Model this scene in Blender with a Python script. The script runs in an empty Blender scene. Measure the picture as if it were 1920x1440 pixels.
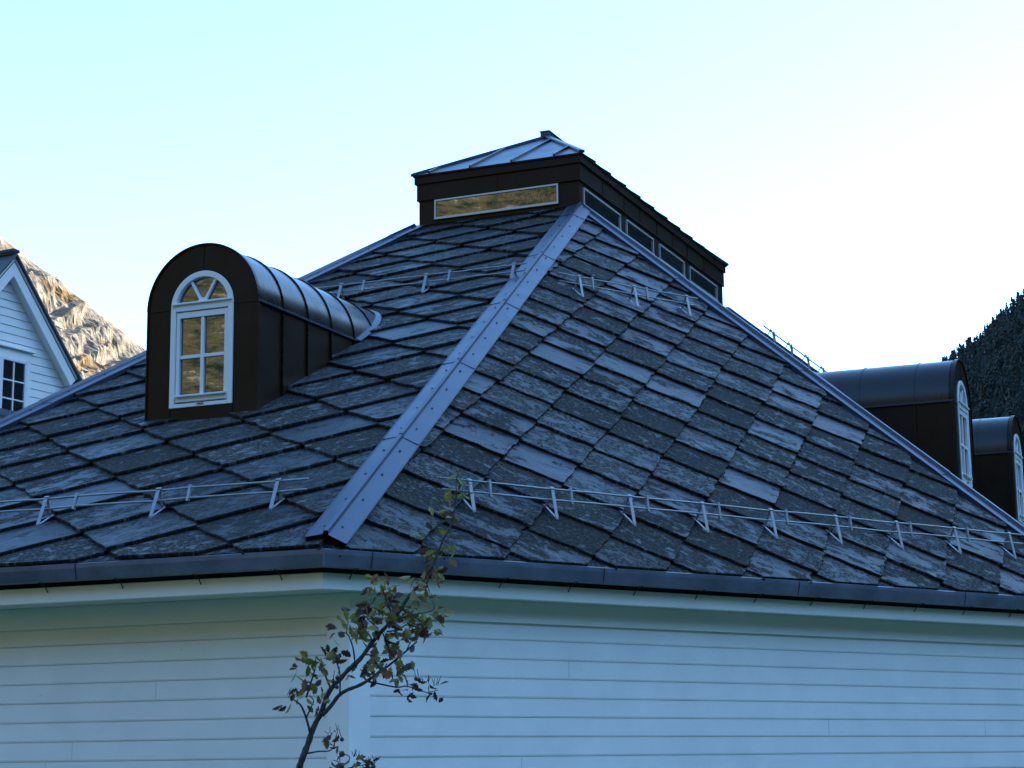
import bpy, math, random
import mathutils
from mathutils import Vector, Matrix, noise
R = math.radians
sc = bpy.context.scene
col = sc.collection
random.seed(7)

# ------------------------------------------------------------------ camera
YAW, PITCH, ROLL, FPX = -0.40005, 0.193714, -0.011411, 3623.55
CAM = Vector((7.7379, -20.4138, -6.3633))
fw = Vector((math.sin(YAW)*math.cos(PITCH), math.cos(YAW)*math.cos(PITCH), math.sin(PITCH)))
rt = Vector((math.cos(YAW), -math.sin(YAW), 0)); up = rt.cross(fw)
rt2 = rt*math.cos(ROLL)+up*math.sin(ROLL); up2 = up*math.cos(ROLL)-rt*math.sin(ROLL)
cd = bpy.data.cameras.new('camera'); cam = bpy.data.objects.new('camera', cd); col.objects.link(cam)
M = Matrix((rt2, up2, -fw)).transposed().to_4x4(); M.translation = CAM
cam.matrix_world = M
cd.sensor_fit = 'HORIZONTAL'; cd.sensor_width = 36; cd.lens = FPX/1920*36
cd.clip_start = .1; cd.clip_end = 30000
sc.camera = cam
sc.render.resolution_x = 1024; sc.render.resolution_y = 768

# ------------------------------------------------------------------ sky, sun, exposure
SUN_H, SUN_E = R(50), R(21)
world = bpy.data.worlds.new('World'); sc.world = world; world.use_nodes = True
nt = world.node_tree; nt.nodes.clear()
sky = nt.nodes.new('ShaderNodeTexSky'); sky.sky_type = 'NISHITA'; sky.sun_disc = False
sky.sun_elevation = SUN_E; sky.sun_rotation = SUN_H
sky.air_density = 1.0; sky.dust_density = .6; sky.ozone_density = .8
bg = nt.nodes.new('ShaderNodeBackground'); bg.inputs['Strength'].default_value = .12
wo = nt.nodes.new('ShaderNodeOutputWorld')
tint = nt.nodes.new('ShaderNodeVectorMath'); tint.operation = 'MULTIPLY'; tint.inputs[1].default_value = (.68, 1.04, 1.34)  # cool camera white balance
nt.links.new(sky.outputs[0], tint.inputs[0]); nt.links.new(tint.outputs[0], bg.inputs[0]); nt.links.new(bg.outputs[0], wo.inputs[0])
sl = bpy.data.lights.new('sun', 'SUN'); sl.energy = 4.8; sl.angle = R(.5); sl.color = (1, .86, .68)
so = bpy.data.objects.new('sun', sl); col.objects.link(so)
sv = Vector((math.sin(SUN_H)*math.cos(SUN_E), math.cos(SUN_H)*math.cos(SUN_E), math.sin(SUN_E)))
so.rotation_euler = sv.to_track_quat('Z', 'Y').to_euler()
so.location = sv*60
sc.view_settings.view_transform = 'Standard'; sc.view_settings.look = 'None'
sc.view_settings.exposure = 2.46; sc.view_settings.gamma = 1

# ------------------------------------------------------------------ helpers
def ray(px, py):
    return fw + rt2*((px-960)/FPX) + up2*((720-py)/FPX)

def at(px, py, depth):
    return CAM + ray(px, py)*depth

def tag(o, label=None, cat=None, group=None, kind=None):
    if label: o['label'] = label
    if cat: o['category'] = cat
    if group: o['group'] = group
    if kind: o['kind'] = kind
    return o

class MB:
    def __init__(s): s.v = []; s.f = []; s.a = []; s.uv = None
    def add(s, vs, fs):
        n = len(s.v); s.v += [tuple(v) for v in vs]; s.f += [tuple(i+n for i in f) for f in fs]
    def box(s, x0, x1, y0, y1, z0, z1, m=None):
        vs = [Vector((x, y, z)) for z in (z0, z1) for y in (y0, y1) for x in (x0, x1)]
        if m is not None: vs = [m @ v for v in vs]
        s.add(vs, [(0,2,3,1),(4,5,7,6),(0,1,5,4),(2,6,7,3),(0,4,6,2),(1,3,7,5)])
    def bar(s, a, b, w, h, nrm):
        # rectangular bar from a to b; w across, h along nrm
        a = Vector(a); b = Vector(b); d = (b-a).normalized(); n = Vector(nrm); n = (n-d*n.dot(d)).normalized(); c = d.cross(n)
        vs = [p+c*(w/2*i)+n*(h/2*j) for p in (a, b) for i, j in ((-1,-1),(1,-1),(1,1),(-1,1))]
        s.add(vs, [(3,2,1,0),(4,5,6,7),(0,1,5,4),(1,2,6,5),(2,3,7,6),(3,0,4,7)])
    def tube(s, pts, rad, n=8, cap=True):
        pts = [Vector(p) for p in pts]
        if not hasattr(rad, '__len__'): rad = [rad]*len(pts)
        rings = []; base = len(s.v); ref = None
        for i, p in enumerate(pts):
            d = (pts[min(i+1, len(pts)-1)]-pts[max(i-1, 0)]).normalized()
            if ref is None: ref = d.orthogonal().normalized()
            u = (ref-d*ref.dot(d)).normalized(); ref = u; w = d.cross(u)
            for k in range(n):
                t = 2*math.pi*k/n; s.v.append(tuple(p+(u*math.cos(t)+w*math.sin(t))*rad[i]))
        for i in range(len(pts)-1):
            for k in range(n):
                a = base+i*n+k; b = base+i*n+(k+1)%n
                s.f.append((a, b, b+n, a+n))
        if cap:
            s.f.append(tuple(base+k for k in reversed(range(n)))); e = base+(len(pts)-1)*n
            s.f.append(tuple(e+k for k in range(n)))
    def prism(s, poly, off):
        # closed prism: poly list of Vectors, extruded by vector off
        n = len(poly); off = Vector(off); vs = [Vector(p) for p in poly]; vs += [p+off for p in vs]
        s.add(vs, [tuple(reversed(range(n))), tuple(range(n, 2*n))]+[(i, (i+1) % n, (i+1) % n+n, i+n) for i in range(n)])
    def build(s, name, mat, parent=None, smooth=False, bevel=0, m=None):
        me = bpy.data.meshes.new(name); vs = s.v
        if m is not None: vs = [tuple(m @ Vector(v)) for v in vs]
        me.from_pydata(vs, [], s.f); me.materials.append(mat)
        if smooth: me.polygons.foreach_set('use_smooth', [True]*len(me.polygons))
        import bmesh
        bm = bmesh.new(); bm.from_mesh(me); bmesh.ops.recalc_face_normals(bm, faces=bm.faces)
        bm.to_mesh(me); bm.free()
        me.update(); o = bpy.data.objects.new(name, me); col.objects.link(o)
        if parent: o.parent = parent
        if bevel:
            b = o.modifiers.new('b', 'BEVEL'); b.width = bevel; b.segments = 2; b.limit_method = 'ANGLE'; b.angle_limit = R(40)
        return o

def empty(name, loc=(0, 0, 0)):
    o = bpy.data.objects.new(name, None); col.objects.link(o); o.location = loc; o.empty_display_size = .2; return o

# ------------------------------------------------------------------ materials
def mat(name, base=(.5,.5,.5), rough=.5, metal=0, spec=.5, noise_amt=0, noise_scale=4, bump=0, bump_scale=60, ior=None):
    m = bpy.data.materials.new(name); m.use_nodes = True; t = m.node_tree; b = t.nodes['Principled BSDF']
    b.inputs['Base Color'].default_value = (*base, 1); b.inputs['Roughness'].default_value = rough
    b.inputs['Metallic'].default_value = metal; b.inputs['Specular IOR Level'].default_value = spec
    if ior: b.inputs['IOR'].default_value = ior
    tc = t.nodes.new('ShaderNodeTexCoord')
    if noise_amt:
        n = t.nodes.new('ShaderNodeTexNoise'); n.inputs['Scale'].default_value = noise_scale; n.inputs['Detail'].default_value = 8; n.inputs['Roughness'].default_value = .65
        t.links.new(tc.outputs['Object'], n.inputs['Vector'])
        r = t.nodes.new('ShaderNodeMapRange'); r.inputs['From Min'].default_value = .3; r.inputs['From Max'].default_value = .7
        r.inputs['To Min'].default_value = 1-noise_amt; r.inputs['To Max'].default_value = 1+noise_amt
        t.links.new(n.outputs['Fac'], r.inputs['Value'])
        x = t.nodes.new('ShaderNodeVectorMath'); x.operation = 'SCALE'; x.inputs[0].default_value = base
        t.links.new(r.outputs[0], x.inputs['Scale']); t.links.new(x.outputs[0], b.inputs['Base Color'])
        r2 = t.nodes.new('ShaderNodeMapRange'); r2.inputs['To Min'].default_value = max(0, rough-.12); r2.inputs['To Max'].default_value = min(1, rough+.14)
        t.links.new(n.outputs['Fac'], r2.inputs['Value']); t.links.new(r2.outputs[0], b.inputs['Roughness'])
    if bump:
        n2 = t.nodes.new('ShaderNodeTexNoise'); n2.inputs['Scale'].default_value = bump_scale; n2.inputs['Detail'].default_value = 5
        t.links.new(tc.outputs['Object'], n2.inputs['Vector'])
        bp = t.nodes.new('ShaderNodeBump'); bp.inputs['Strength'].default_value = bump; bp.inputs['Distance'].default_value = .01
        t.links.new(n2.outputs['Fac'], bp.inputs['Height']); t.links.new(bp.outputs[0], b.inputs['Normal'])
    return m

def ramp(t, stops, interp='LINEAR'):
    r = t.nodes.new('ShaderNodeValToRGB'); r.color_ramp.interpolation = interp; e = r.color_ramp.elements
    while len(e) < len(stops): e.new(.5)
    for i, (p, c) in enumerate(stops):
        e[i].position = p; e[i].color = (*c, 1) if len(c) == 3 else c
    return r

WHITE = mat('white_paint', (.86, .855, .84), .42, noise_amt=.05, noise_scale=2.5, bump=.08, bump_scale=40)
WHITE2 = mat('white_trim', (.87, .87, .85), .35, noise_amt=.03)
FRAME = mat('window_white', (.80, .81, .82), .3)
BROWN = mat('brown_metal', (.018, .0095, .0052), .36, metal=0, spec=.2, ior=1.45, noise_amt=.25, noise_scale=3, bump=.25, bump_scale=5)
BARREL = mat('brown_metal_barrel', (.010, .007, .006), .27, metal=0, spec=.4, ior=1.5, noise_amt=.2, noise_scale=4, bump=.3, bump_scale=4)
CAPM = mat('blue_grey_metal', (.036, .047, .080), .36, metal=.3, noise_amt=.14, noise_scale=3, bump=.14, bump_scale=5)
GUTM = mat('gutter_metal', (.115, .135, .185), .34, metal=.2, noise_amt=.4, noise_scale=2.6)
DARK = mat('dark_underlay_and_shade', (.012, .012, .012), .9)
ZINC = mat('galvanised_steel', (.27, .29, .31), .45, metal=.3, noise_amt=.25, noise_scale=14)
GLASS = mat('window_glass', (.014, .015, .014), .0, spec=1, ior=1.9, bump=.006, bump_scale=2.2)
ALU = mat('aluminium_frame', (.5, .52, .54), .4, metal=.5)
JOINT = mat('board_joint_grey', (.35, .35, .33), .8)  # darker grey of the board joints and nail heads
SCREW = mat('screw_head', (.02, .02, .022), .6)

def slate_material():
    m = bpy.data.materials.new('slate'); m.use_nodes = True; t = m.node_tree; b = t.nodes['Principled BSDF']; L = t.links.new; N = t.nodes.new
    uv = N('ShaderNodeUVMap'); uv.uv_map = 'UVMap'
    ton = N('ShaderNodeAttribute'); ton.attribute_name = 'tone'
    def nz(scale, detail=8, rough=.62, vec=None, dist=0):
        n = N('ShaderNodeTexNoise'); n.inputs['Scale'].default_value = scale; n.inputs['Detail'].default_value = detail
        n.inputs['Roughness'].default_value = rough; n.inputs['Distortion'].default_value = dist; L(vec or uv.outputs[0], n.inputs['Vector']); return n
    def mapr(src, a, b_, c=0, d=1):
        r = N('ShaderNodeMapRange'); r.inputs['From Min'].default_value = a; r.inputs['From Max'].default_value = b_
        r.inputs['To Min'].default_value = c; r.inputs['To Max'].default_value = d; L(src, r.inputs['Value']); return r
    def math_(op, a, b_):
        x = N('ShaderNodeMath'); x.operation = op; x.use_clamp = False
        for i, s in enumerate((a, b_)):
            if isinstance(s, (int, float)): x.inputs[i].default_value = s
            else: L(s, x.inputs[i])
        return x
    def mix(f, a, b_):
        x = N('ShaderNodeMix'); x.data_type = 'RGBA'; L(f, x.inputs[0])
        for i, s in ((6, a), (7, b_)):
            if isinstance(s, tuple): x.inputs[i].default_value = (*s, 1)
            else: L(s, x.inputs[i])
        return x
    mp = N('ShaderNodeMapping'); mp.inputs['Scale'].default_value = (1, 1.75, 1); L(uv.outputs[0], mp.inputs['Vector'])
    # bare stone: cool grey, darker bedding streaks
    st = nz(3.5, 6, .6, mp.outputs[0], .6); sr = ramp(t, [(.36, (.006, .007, .009)), (.45, (.018, .020, .026)), (.52, (.030, .034, .042)), (.66, (.050, .057, .068))]); L(st.outputs['Fac'], sr.inputs['Fac'])
    # weathered crust: brown-black with fine grain
    cr = nz(26, 11, .78); crr = ramp(t, [(.41, (.001, .001, .001)), (.47, (.006, .0045, .003)), (.53, (.018, .0135, .009)), (.58, (.042, .037, .030)), (.65, (.095, .093, .085))]); L(cr.outputs['Fac'], crr.inputs['Fac'])
    mp2 = N('ShaderNodeMapping'); mp2.inputs['Scale'].default_value = (1, 1.15, 1); L(uv.outputs[0], mp2.inputs['Vector'])
    # how much crust: per-slate value + patches
    pm = nz(3.2, 9, .66, mp.outputs[0], .4)
    sep = N('ShaderNodeSeparateColor'); L(ton.outputs['Color'], sep.inputs[0])
    fm = nz(17, 10, .80, mp2.outputs[0], .3)
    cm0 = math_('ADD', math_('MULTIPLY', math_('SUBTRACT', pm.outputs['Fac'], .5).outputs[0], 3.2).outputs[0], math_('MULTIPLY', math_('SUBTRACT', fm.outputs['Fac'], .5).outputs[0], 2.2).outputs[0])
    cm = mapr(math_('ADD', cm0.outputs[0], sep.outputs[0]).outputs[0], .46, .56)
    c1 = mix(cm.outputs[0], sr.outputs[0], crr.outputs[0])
    # mossy green-brown on some
    gm = nz(1.1, 3); gmr = mapr(gm.outputs['Fac'], .5, .7, 0, .55)
    gf = math_('MULTIPLY', gmr.outputs[0], cm.outputs[0])
    c1b = mix(gf.outputs[0], c1.outputs[2], (.026, .028, .014))
    # pale lichen: elongated flakes and speckles
    l1 = nz(8, 5, .62, mp2.outputs[0], .4); l1r = mapr(math_('ADD', l1.outputs['Fac'], math_('MULTIPLY', sep.outputs[1], .09).outputs[0]).outputs[0], .612, .635)
    l2 = nz(34, 5, .65, mp2.outputs[0]); l2r = mapr(math_('ADD', l2.outputs['Fac'], math_('MULTIPLY', sep.outputs[1], .12).outputs[0]).outputs[0], .60, .66, 0, .8)
    lm = math_('MAXIMUM', l1r.outputs[0], l2r.outputs[0])
    lmm = math_('MULTIPLY', lm.outputs[0], math_('ADD', math_('MULTIPLY', cm.outputs[0], .75).outputs[0], .1).outputs[0])
    c2 = mix(lmm.outputs[0], c1b.outputs[2], (.13, .14, .145))
    # per slate brightness
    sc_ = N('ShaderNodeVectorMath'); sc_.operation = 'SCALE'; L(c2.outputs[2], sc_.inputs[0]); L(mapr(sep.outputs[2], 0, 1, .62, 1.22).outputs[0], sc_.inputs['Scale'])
    L(sc_.outputs[0], b.inputs['Base Color'])
    L(mapr(cm.outputs[0], 0, 1, .42, .9).outputs[0], b.inputs['Roughness'])
    b.inputs['Specular IOR Level'].default_value = .35
    hb = math_('ADD', math_('MULTIPLY', cr.outputs['Fac'], .5).outputs[0], math_('ADD', math_('MULTIPLY', cm.outputs[0], .35).outputs[0], math_('MULTIPLY', st.outputs['Fac'], .5).outputs[0]).outputs[0])
    bp = N('ShaderNodeBump'); bp.inputs['Strength'].default_value = 1; bp.inputs['Distance'].default_value = .022
    L(hb.outputs[0], bp.inputs['Height']); L(bp.outputs[0], b.inputs['Normal'])
    return m
SLATE = slate_material()
MOSS = mat('dry_moss', (.008, .008, .005), 1, noise_amt=.6, noise_scale=9)

# ------------------------------------------------------------------ house geometry
W, L_ = 2.1065, 5.76
ZE = -4.9626; AX, AY = 1.727, 9.3695
BET = .51071; BD = Vector((math.sin(BET), math.cos(BET), 0))
LB = (5.86-AX)/BD.x; EX, EY = 5.86, -AY+LB*BD.y
plan = [(AX, -AY), (EX, EY), (EX, L_-EY), (AX, L_+AY), (-W-AX, L_+AY), (-W-EX, L_-EY), (-W-EX, EY), (-W-AX, -AY)]
plan = [Vector((x, y, 0)) for x, y in plan]
NS = 8
sd = [(plan[(i+1) % NS]-plan[i]).normalized() for i in range(NS)]
sn = [Vector((d.y, -d.x, 0)) for d in sd]
tops = [[Vector((0, 0, 0))]*2, [Vector((0, 0, 0)), Vector((0, L_, 0))], None, None]
GROUND = CAM.z-1.6
OA, OB = .462, .271
over = [OB, OB, OB, OA, OB, OB, OB, OA]
def ringpts(offs, z):
    out = []
    for i in range(NS):
        j = (i-1) % NS
        a, b = sn[j], sn[i]; ca = a.dot(plan[i])-offs[j]; cb = b.dot(plan[i])-offs[i]
        det = a.x*b.y-a.y*b.x
        out.append(Vector(((ca*b.y-cb*a.y)/det, (a.x*cb-b.x*ca)/det, z)))
    return out
def same(o): return [o]*NS
APR, APL, BPR, BPL = Vector((0, 0, 0)), Vector((-W, 0, 0)), Vector((0, L_, 0)), Vector((-W, L_, 0))
topv = [(APR, APR), (APR, BPR), (BPR, BPR), (BPR, BPL), (BPL, BPL), (BPL, APL), (APL, APL), (APL, APR)]

house = empty('house', (0, 0, GROUND))
tag(house, 'white clad house with a slate hipped roof, arched dormers and a dark glazed roof lantern', 'house')
house_inv = Matrix.Translation((0, 0, -GROUND))
def part(mb, name, m, parent=None, **k):
    """parts are written in world coordinates; the house Empty stands on the ground"""
    o = mb.build(name, m, None, **k)
    if parent is None:
        o.parent = house; o.matrix_parent_inverse = house_inv
    else:
        o.parent = parent
    return o

# ---- walls with shiplap boards
SP = .135; ZB0 = -6.321
wp = ringpts(over, 0)
side_names = range(NS)
for i in range(NS):
    a, b = wp[i], wp[(i+1) % NS]; n = sn[i]; d = sd[i]
    mb = MB(); prof = []
    z = ZB0-11*SP; zt = -5.36
    while z < zt:
        z1 = min(z+SP, zt+.1)
        # groove: dark recess at the foot of each board, chamfered lower edge
        prof += [(-.014, z), (-.014, z+.0045), (-.003, z+.0055), (.0, z+.016), (.0, z1-.0005)]
        z += SP
    prof = [(-.02, GROUND-.3)]+prof
    for x, zz in prof: mb.v += [tuple(a+n*x+Vector((0, 0, zz))), tuple(b+n*x+Vector((0, 0, zz)))]
    for k in range(len(prof)-1): mb.f.append((2*k, 2*k+1, 2*k+3, 2*k+2))
    wo_ = part(mb, 'wall', WHITE)
    rj = random.Random(40+i); wl_ = (b-a).length
    for k in range(6 if i in (0, 7) else 3):
        kk = rj.randint(-6, 5); u_ = rj.uniform(.4, wl_-.4); zz = ZB0+kk*SP
        jb = MB(); q_ = a+d*u_; jb.bar(q_+n*.0002+Vector((0, 0, zz+.016)), q_+n*.0002+Vector((0, 0, zz+SP-.001)), .0022, .0012, n)
        x_ = jb.build('board_joint', JOINT); x_.parent = wo_
        q_ = a+d*rj.uniform(.3, wl_-.3)+Vector((0, 0, ZB0+(rj.randint(-6, 5)+rj.uniform(.3, .8))*SP)); jb = MB(); jb.tube([q_-n*.001, q_+n*.0012], rj.uniform(.002, .0045), 7)
        x_ = jb.build('nail_head', JOINT); x_.parent = wo_
# corner boards
for i in range(NS):
    j = (i-1) % NS; c = wp[i]; mb = MB()
    o0, o1 = sn[j]*.016, sn[i]*.016
    det = sn[j].x*sn[i].y-sn[j].y*sn[i].x
    t1, t2 = sn[j].dot(c)+.016, sn[i].dot(c)+.016
    cc = Vector(((t1*sn[i].y-t2*sn[j].y)/det, (sn[j].x*t2-sn[i].x*t1)/det, 0))
    for s_, nn, w_ in ((-sd[j], sn[j], .166), (sd[i], sn[i], .166)):
        poly = [cc, cc+s_*w_, cc+s_*w_-nn*.03, c-nn*.012]
        poly = [Vector((p.x, p.y, GROUND)) for p in poly]
        mb.prism(poly, (0, 0, -5.235-GROUND))
    part(mb, 'corner_board', WHITE2)
# frieze, soffit, fascia
def band(off_in, off_out, z0, z1, name, m, sides=range(NS), bevel=0):
    A = ringpts(off_in, 0); B = ringpts(off_out, 0); obs = []
    for i in sides:
        j = (i+1) % NS; mb = MB()
        vs = []
        for zz in (z0, z1): vs += [A[i]+Vector((0, 0, zz)), A[j]+Vector((0, 0, zz)), B[j]+Vector((0, 0, zz)), B[i]+Vector((0, 0, zz))]
        mb.add(vs, [(0,1,2,3),(7,6,5,4),(0,4,5,1),(1,5,6,2),(2,6,7,3),(3,7,4,0)])
        obs.append(part(mb, name, m, bevel=bevel))
    return obs
band([o+.0 for o in over], [o-.022 for o in over], -5.388, -5.2325, 'frieze_board', WHITE2, bevel=.003)
band([o-.0 for o in over], same(.10), -5.232, -5.22, 'soffit', WHITE)
band(same(.101), same(.078), -5.236, -5.128, 'fascia_board', WHITE2, bevel=.004)
band(same(.14), same(.105), -5.219, -4.99, 'eave_gap_shade', DARK)  # near-black strip puts the shade of the gap under the gutter into colour

# ---- roof planes
def plane_frame(i):
    e0, e1 = plan[i]+Vector((0, 0, ZE)), plan[(i+1) % NS]+Vector((0, 0, ZE)); t0, t1 = topv[i]
    ex = sd[i]; q = t0-e0; upv = (q-ex*q.dot(ex)).normalized(); n = ex.cross(upv).normalized()
    if n.z < 0: n = -n
    return e0, e1, t0, t1, ex, upv, n

def clip(poly, a, b):
    """keep the left side of a->b"""
    out = []; ax, ay = a; bx, by = b
    def sdist(p): return (bx-ax)*(p[1]-ay)-(by-ay)*(p[0]-ax)
    for k in range(len(poly)):
        p, q = poly[k], poly[(k+1) % len(poly)]; dp, dq = sdist(p), sdist(q)
        if dp >= 0: out.append(p)
        if (dp > 0 > dq) or (dp < 0 < dq):
            t = dp/(dp-dq); out.append((p[0]+(q[0]-p[0])*t, p[1]+(q[1]-p[1])*t))
    return out

def slates(i, origin, a, b, t, u0, v0, seed, moss=True, shiny=.5):
    e0, e1, t0, t1, ex, upv, n = plane_frame(i)
    rnd = random.Random(seed)
    def loc(P): q = P-origin; return (q.dot(ex), q.dot(upv))
    E0, E1, T1, T0 = loc(e0), loc(e1), loc(t1), loc(t0)
    ev = E0[1]-.045
    face = [(E0[0], ev), (E1[0], ev), T1, T0]
    if (t1-t0).length < .01: face = [(E0[0], ev), (E1[0], ev), T0]
    tone = []; uvs = []; V = []; F = []; fcol = []; luv = []
    mv = MB(); g = t/b*1.05; c0 = t*1.75
    us = [p[0] for p in face]; vs = [p[1] for p in face]
    for j in range(int((min(vs)-v0)/b)-3, int((max(vs)-v0)/b)+2):
        off = (a/2 if j % 2 else 0)
        for k in range(int((min(us)-u0)/a)-2, int((max(us)-u0)/a)+3):
            tu, tv = u0+k*a+off, v0+j*b
            ext = 1.3
            sx = a/2*.982
            poly = [(0, 0), (sx, b), (sx, b*ext), (a*.15, b*2.15), (-a*.15, b*2.15), (-sx, b*ext), (-sx, b)]
            # chip the tip and the corners, jitter the edges
            ch = rnd.uniform(.01, .045); r0 = rnd.uniform(.3, .7)
            poly[0:1] = [(-sx*ch*(.4+r0), b*ch*(.4+r0)), (sx*ch*(1.4-r0), b*ch*(1.4-r0))]
            ju, jv, rot = rnd.uniform(-.013, .013), rnd.uniform(-.014, .014), rnd.uniform(-.024, .024)
            dense = []
            for q in range(len(poly)):
                p1, p2 = poly[q], poly[(q+1) % len(poly)]
                dense.append(p1)
                ln = math.hypot(p2[0]-p1[0], p2[1]-p1[1])
                if min(p1[1], p2[1]) < b*.99 and ln > .1:
                    m_ = 7; ph = rnd.uniform(0, 9)
                    nx, ny = -(p2[1]-p1[1])/ln, (p2[0]-p1[0])/ln
                    for s_ in range(1, m_):
                        f = s_/m_; dd = rnd.uniform(-.0045, .0045)+.005*math.sin(f*7+ph)
                        if rnd.random() < .08: dd += rnd.uniform(.008, .02)
                        dense.append((p1[0]+(p2[0]-p1[0])*f+nx*dd, p1[1]+(p2[1]-p1[1])*f+ny*dd))
            cs, sn_ = math.cos(rot), math.sin(rot)
            poly = [(tu+ju+x*cs-y*sn_, tv+jv+x*sn_+y*cs) for x, y in dense]
            for q in range(len(face)):
                poly = clip(poly, face[q], face[(q+1) % len(face)])
                if len(poly) < 3: break
            if len(poly) < 3: continue
            ar = abs(sum(poly[q][0]*poly[(q+1) % len(poly)][1]-poly[(q+1) % len(poly)][0]*poly[q][1] for q in range(len(poly))))/2
            if ar < .004: continue
            hz = rnd.uniform(-.002, .004); tiltu = rnd.uniform(-.006, .006); th = t*rnd.uniform(.85, 1.15)
            cx = sum(p[0] for p in poly)/len(poly); cy = sum(p[1] for p in poly)/len(poly)
            def H(x, y): return c0+hz-g*(y-tv)+tiltu*(x-tu)
            base = len(V); m_ = len(poly)
            def P3(x, y, h): return tuple(origin+ex*x+upv*y+n*h)
            ins = .985
            for x, y in poly:   # top ring, slightly inset
                V.append(P3(cx+(x-cx)*ins, cy+(y-cy)*ins, H(x, y)))
            for x, y in poly:   # shoulder
                V.append(P3(x, y, H(x, y)-th*.35))
            for x, y in poly:
                V.append(P3(cx+(x-cx)*.992, cy+(y-cy)*.992, H(x, y)-th))
            fs = [tuple(range(base, base+m_))]
            for q in range(m_):
                r_ = (q+1) % m_
                fs.append((base+m_+q, base+m_+r_, base+r_, base+q)); fs.append((base+2*m_+q, base+2*m_+r_, base+m_+r_, base+m_+q))
            fs.append(tuple(reversed(range(base+2*m_, base+3*m_))))
            F += fs
            rr = rnd.random()
            crust = rnd.uniform(-.40, .0) if rr < shiny*.45 else rnd.uniform(.0, .62)
            tn = (min(max(crust+.45, 0), 1.4), rnd.random(), rnd.random(), 1)
            if cy < ev+.13: tn = (1.3, .6, .3, 1)
            ou, ov = rnd.uniform(0, 50), rnd.uniform(0, 50); ang = (math.pi/4+rnd.uniform(-.25, .25))*(-1 if i == 7 else 1)
            ca, sa = math.cos(ang), math.sin(ang)
            P2 = poly+poly+poly
            for f in fs:
                for vi in f:
                    x, y = P2[vi-base]; x -= tu; y -= tv
                    luv += [ou+x*ca-y*sa, ov+x*sa+y*ca]
                fcol.append(tn if f is fs[0] else (1.5, .2, .1, 1))  # crust tone on all but the top face paints in the edge occlusion
            # dry moss crumbs along the two exposed lower edges
            if moss:
                lo = [p for p in poly if p[1] < tv+b*1.02]
                for q in range(rnd.randint(3, 12) if lo else 0):
                    p = rnd.choice(lo); s_ = rnd.uniform(.004, .013)
                    x = p[0]+rnd.uniform(-.01, .01); y = p[1]-rnd.uniform(-.004, .012)
                    ccx = Vector(P3(x, y, H(x, y)-th+rnd.uniform(-.006, .004)))
                    oc = [Vector((1,0,0)), Vector((0,1,0)), Vector((-1,0,0)), Vector((0,-1,0)), Vector((0,0,1)), Vector((0,0,-1))]
                    mv.add([ccx+(ex*o_.x*rnd.uniform(.6, 2.2)+upv*o_.y*rnd.uniform(.6, 1.5)+n*o_.z*rnd.uniform(.6, 1.2))*s_ for o_ in oc],
                           [(0,1,4),(1,2,4),(2,3,4),(3,0,4),(1,0,5),(2,1,5),(3,2,5),(0,3,5)])
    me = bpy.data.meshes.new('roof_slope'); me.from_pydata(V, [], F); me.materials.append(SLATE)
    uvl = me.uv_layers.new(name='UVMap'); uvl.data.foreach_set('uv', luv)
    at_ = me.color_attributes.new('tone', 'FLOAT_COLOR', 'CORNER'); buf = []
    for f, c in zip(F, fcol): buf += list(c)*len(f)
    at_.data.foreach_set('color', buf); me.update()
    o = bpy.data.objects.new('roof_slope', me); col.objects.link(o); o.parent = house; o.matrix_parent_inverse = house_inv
    # deck under the slates
    dk = MB(); dk.add([e0-n*.012, e1-n*.012, t1-n*.012, t0-n*.012] if (t1-t0).length > .01 else [e0-n*.012, e1-n*.012, t0-n*.012], [(0,1,2,3)] if (t1-t0).length > .01 else [(0,1,2)])
    d = dk.build('roof_deck', DARK); d.parent = o; 
    if moss:
        k = mv.build('moss', MOSS); k.parent = o; k['kind'] = 'stuff'
    return o
cor = plan[0]+Vector((0, 0, ZE))
SLA = math.hypot(AY, ZE)
# front slope (A): u measured along X from x=0, v up-slope from the eave
slates(7, Vector((0, -AY, ZE)), .972, .415, .027, .0, SLA-10.53+.012, 11, shiny=.22)
slates(0, cor, .765, .3425, .024, 1.56, .06, 12, shiny=.42)
slates(1, plan[1]+Vector((0, 0, ZE)), .765, .3425, .024, .2, .06, 13, shiny=.3)
slates(6, plan[6]+Vector((0, 0, ZE)), .765, .3425, .024, .2, .06, 14, shiny=.3)
for i, s_ in ((2, 15), (3, 16), (4, 17), (5, 18)):
    slates(i, plan[i]+Vector((0, 0, ZE)), .765, .3425, .024, .1, .06, s_, moss=False)

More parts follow.
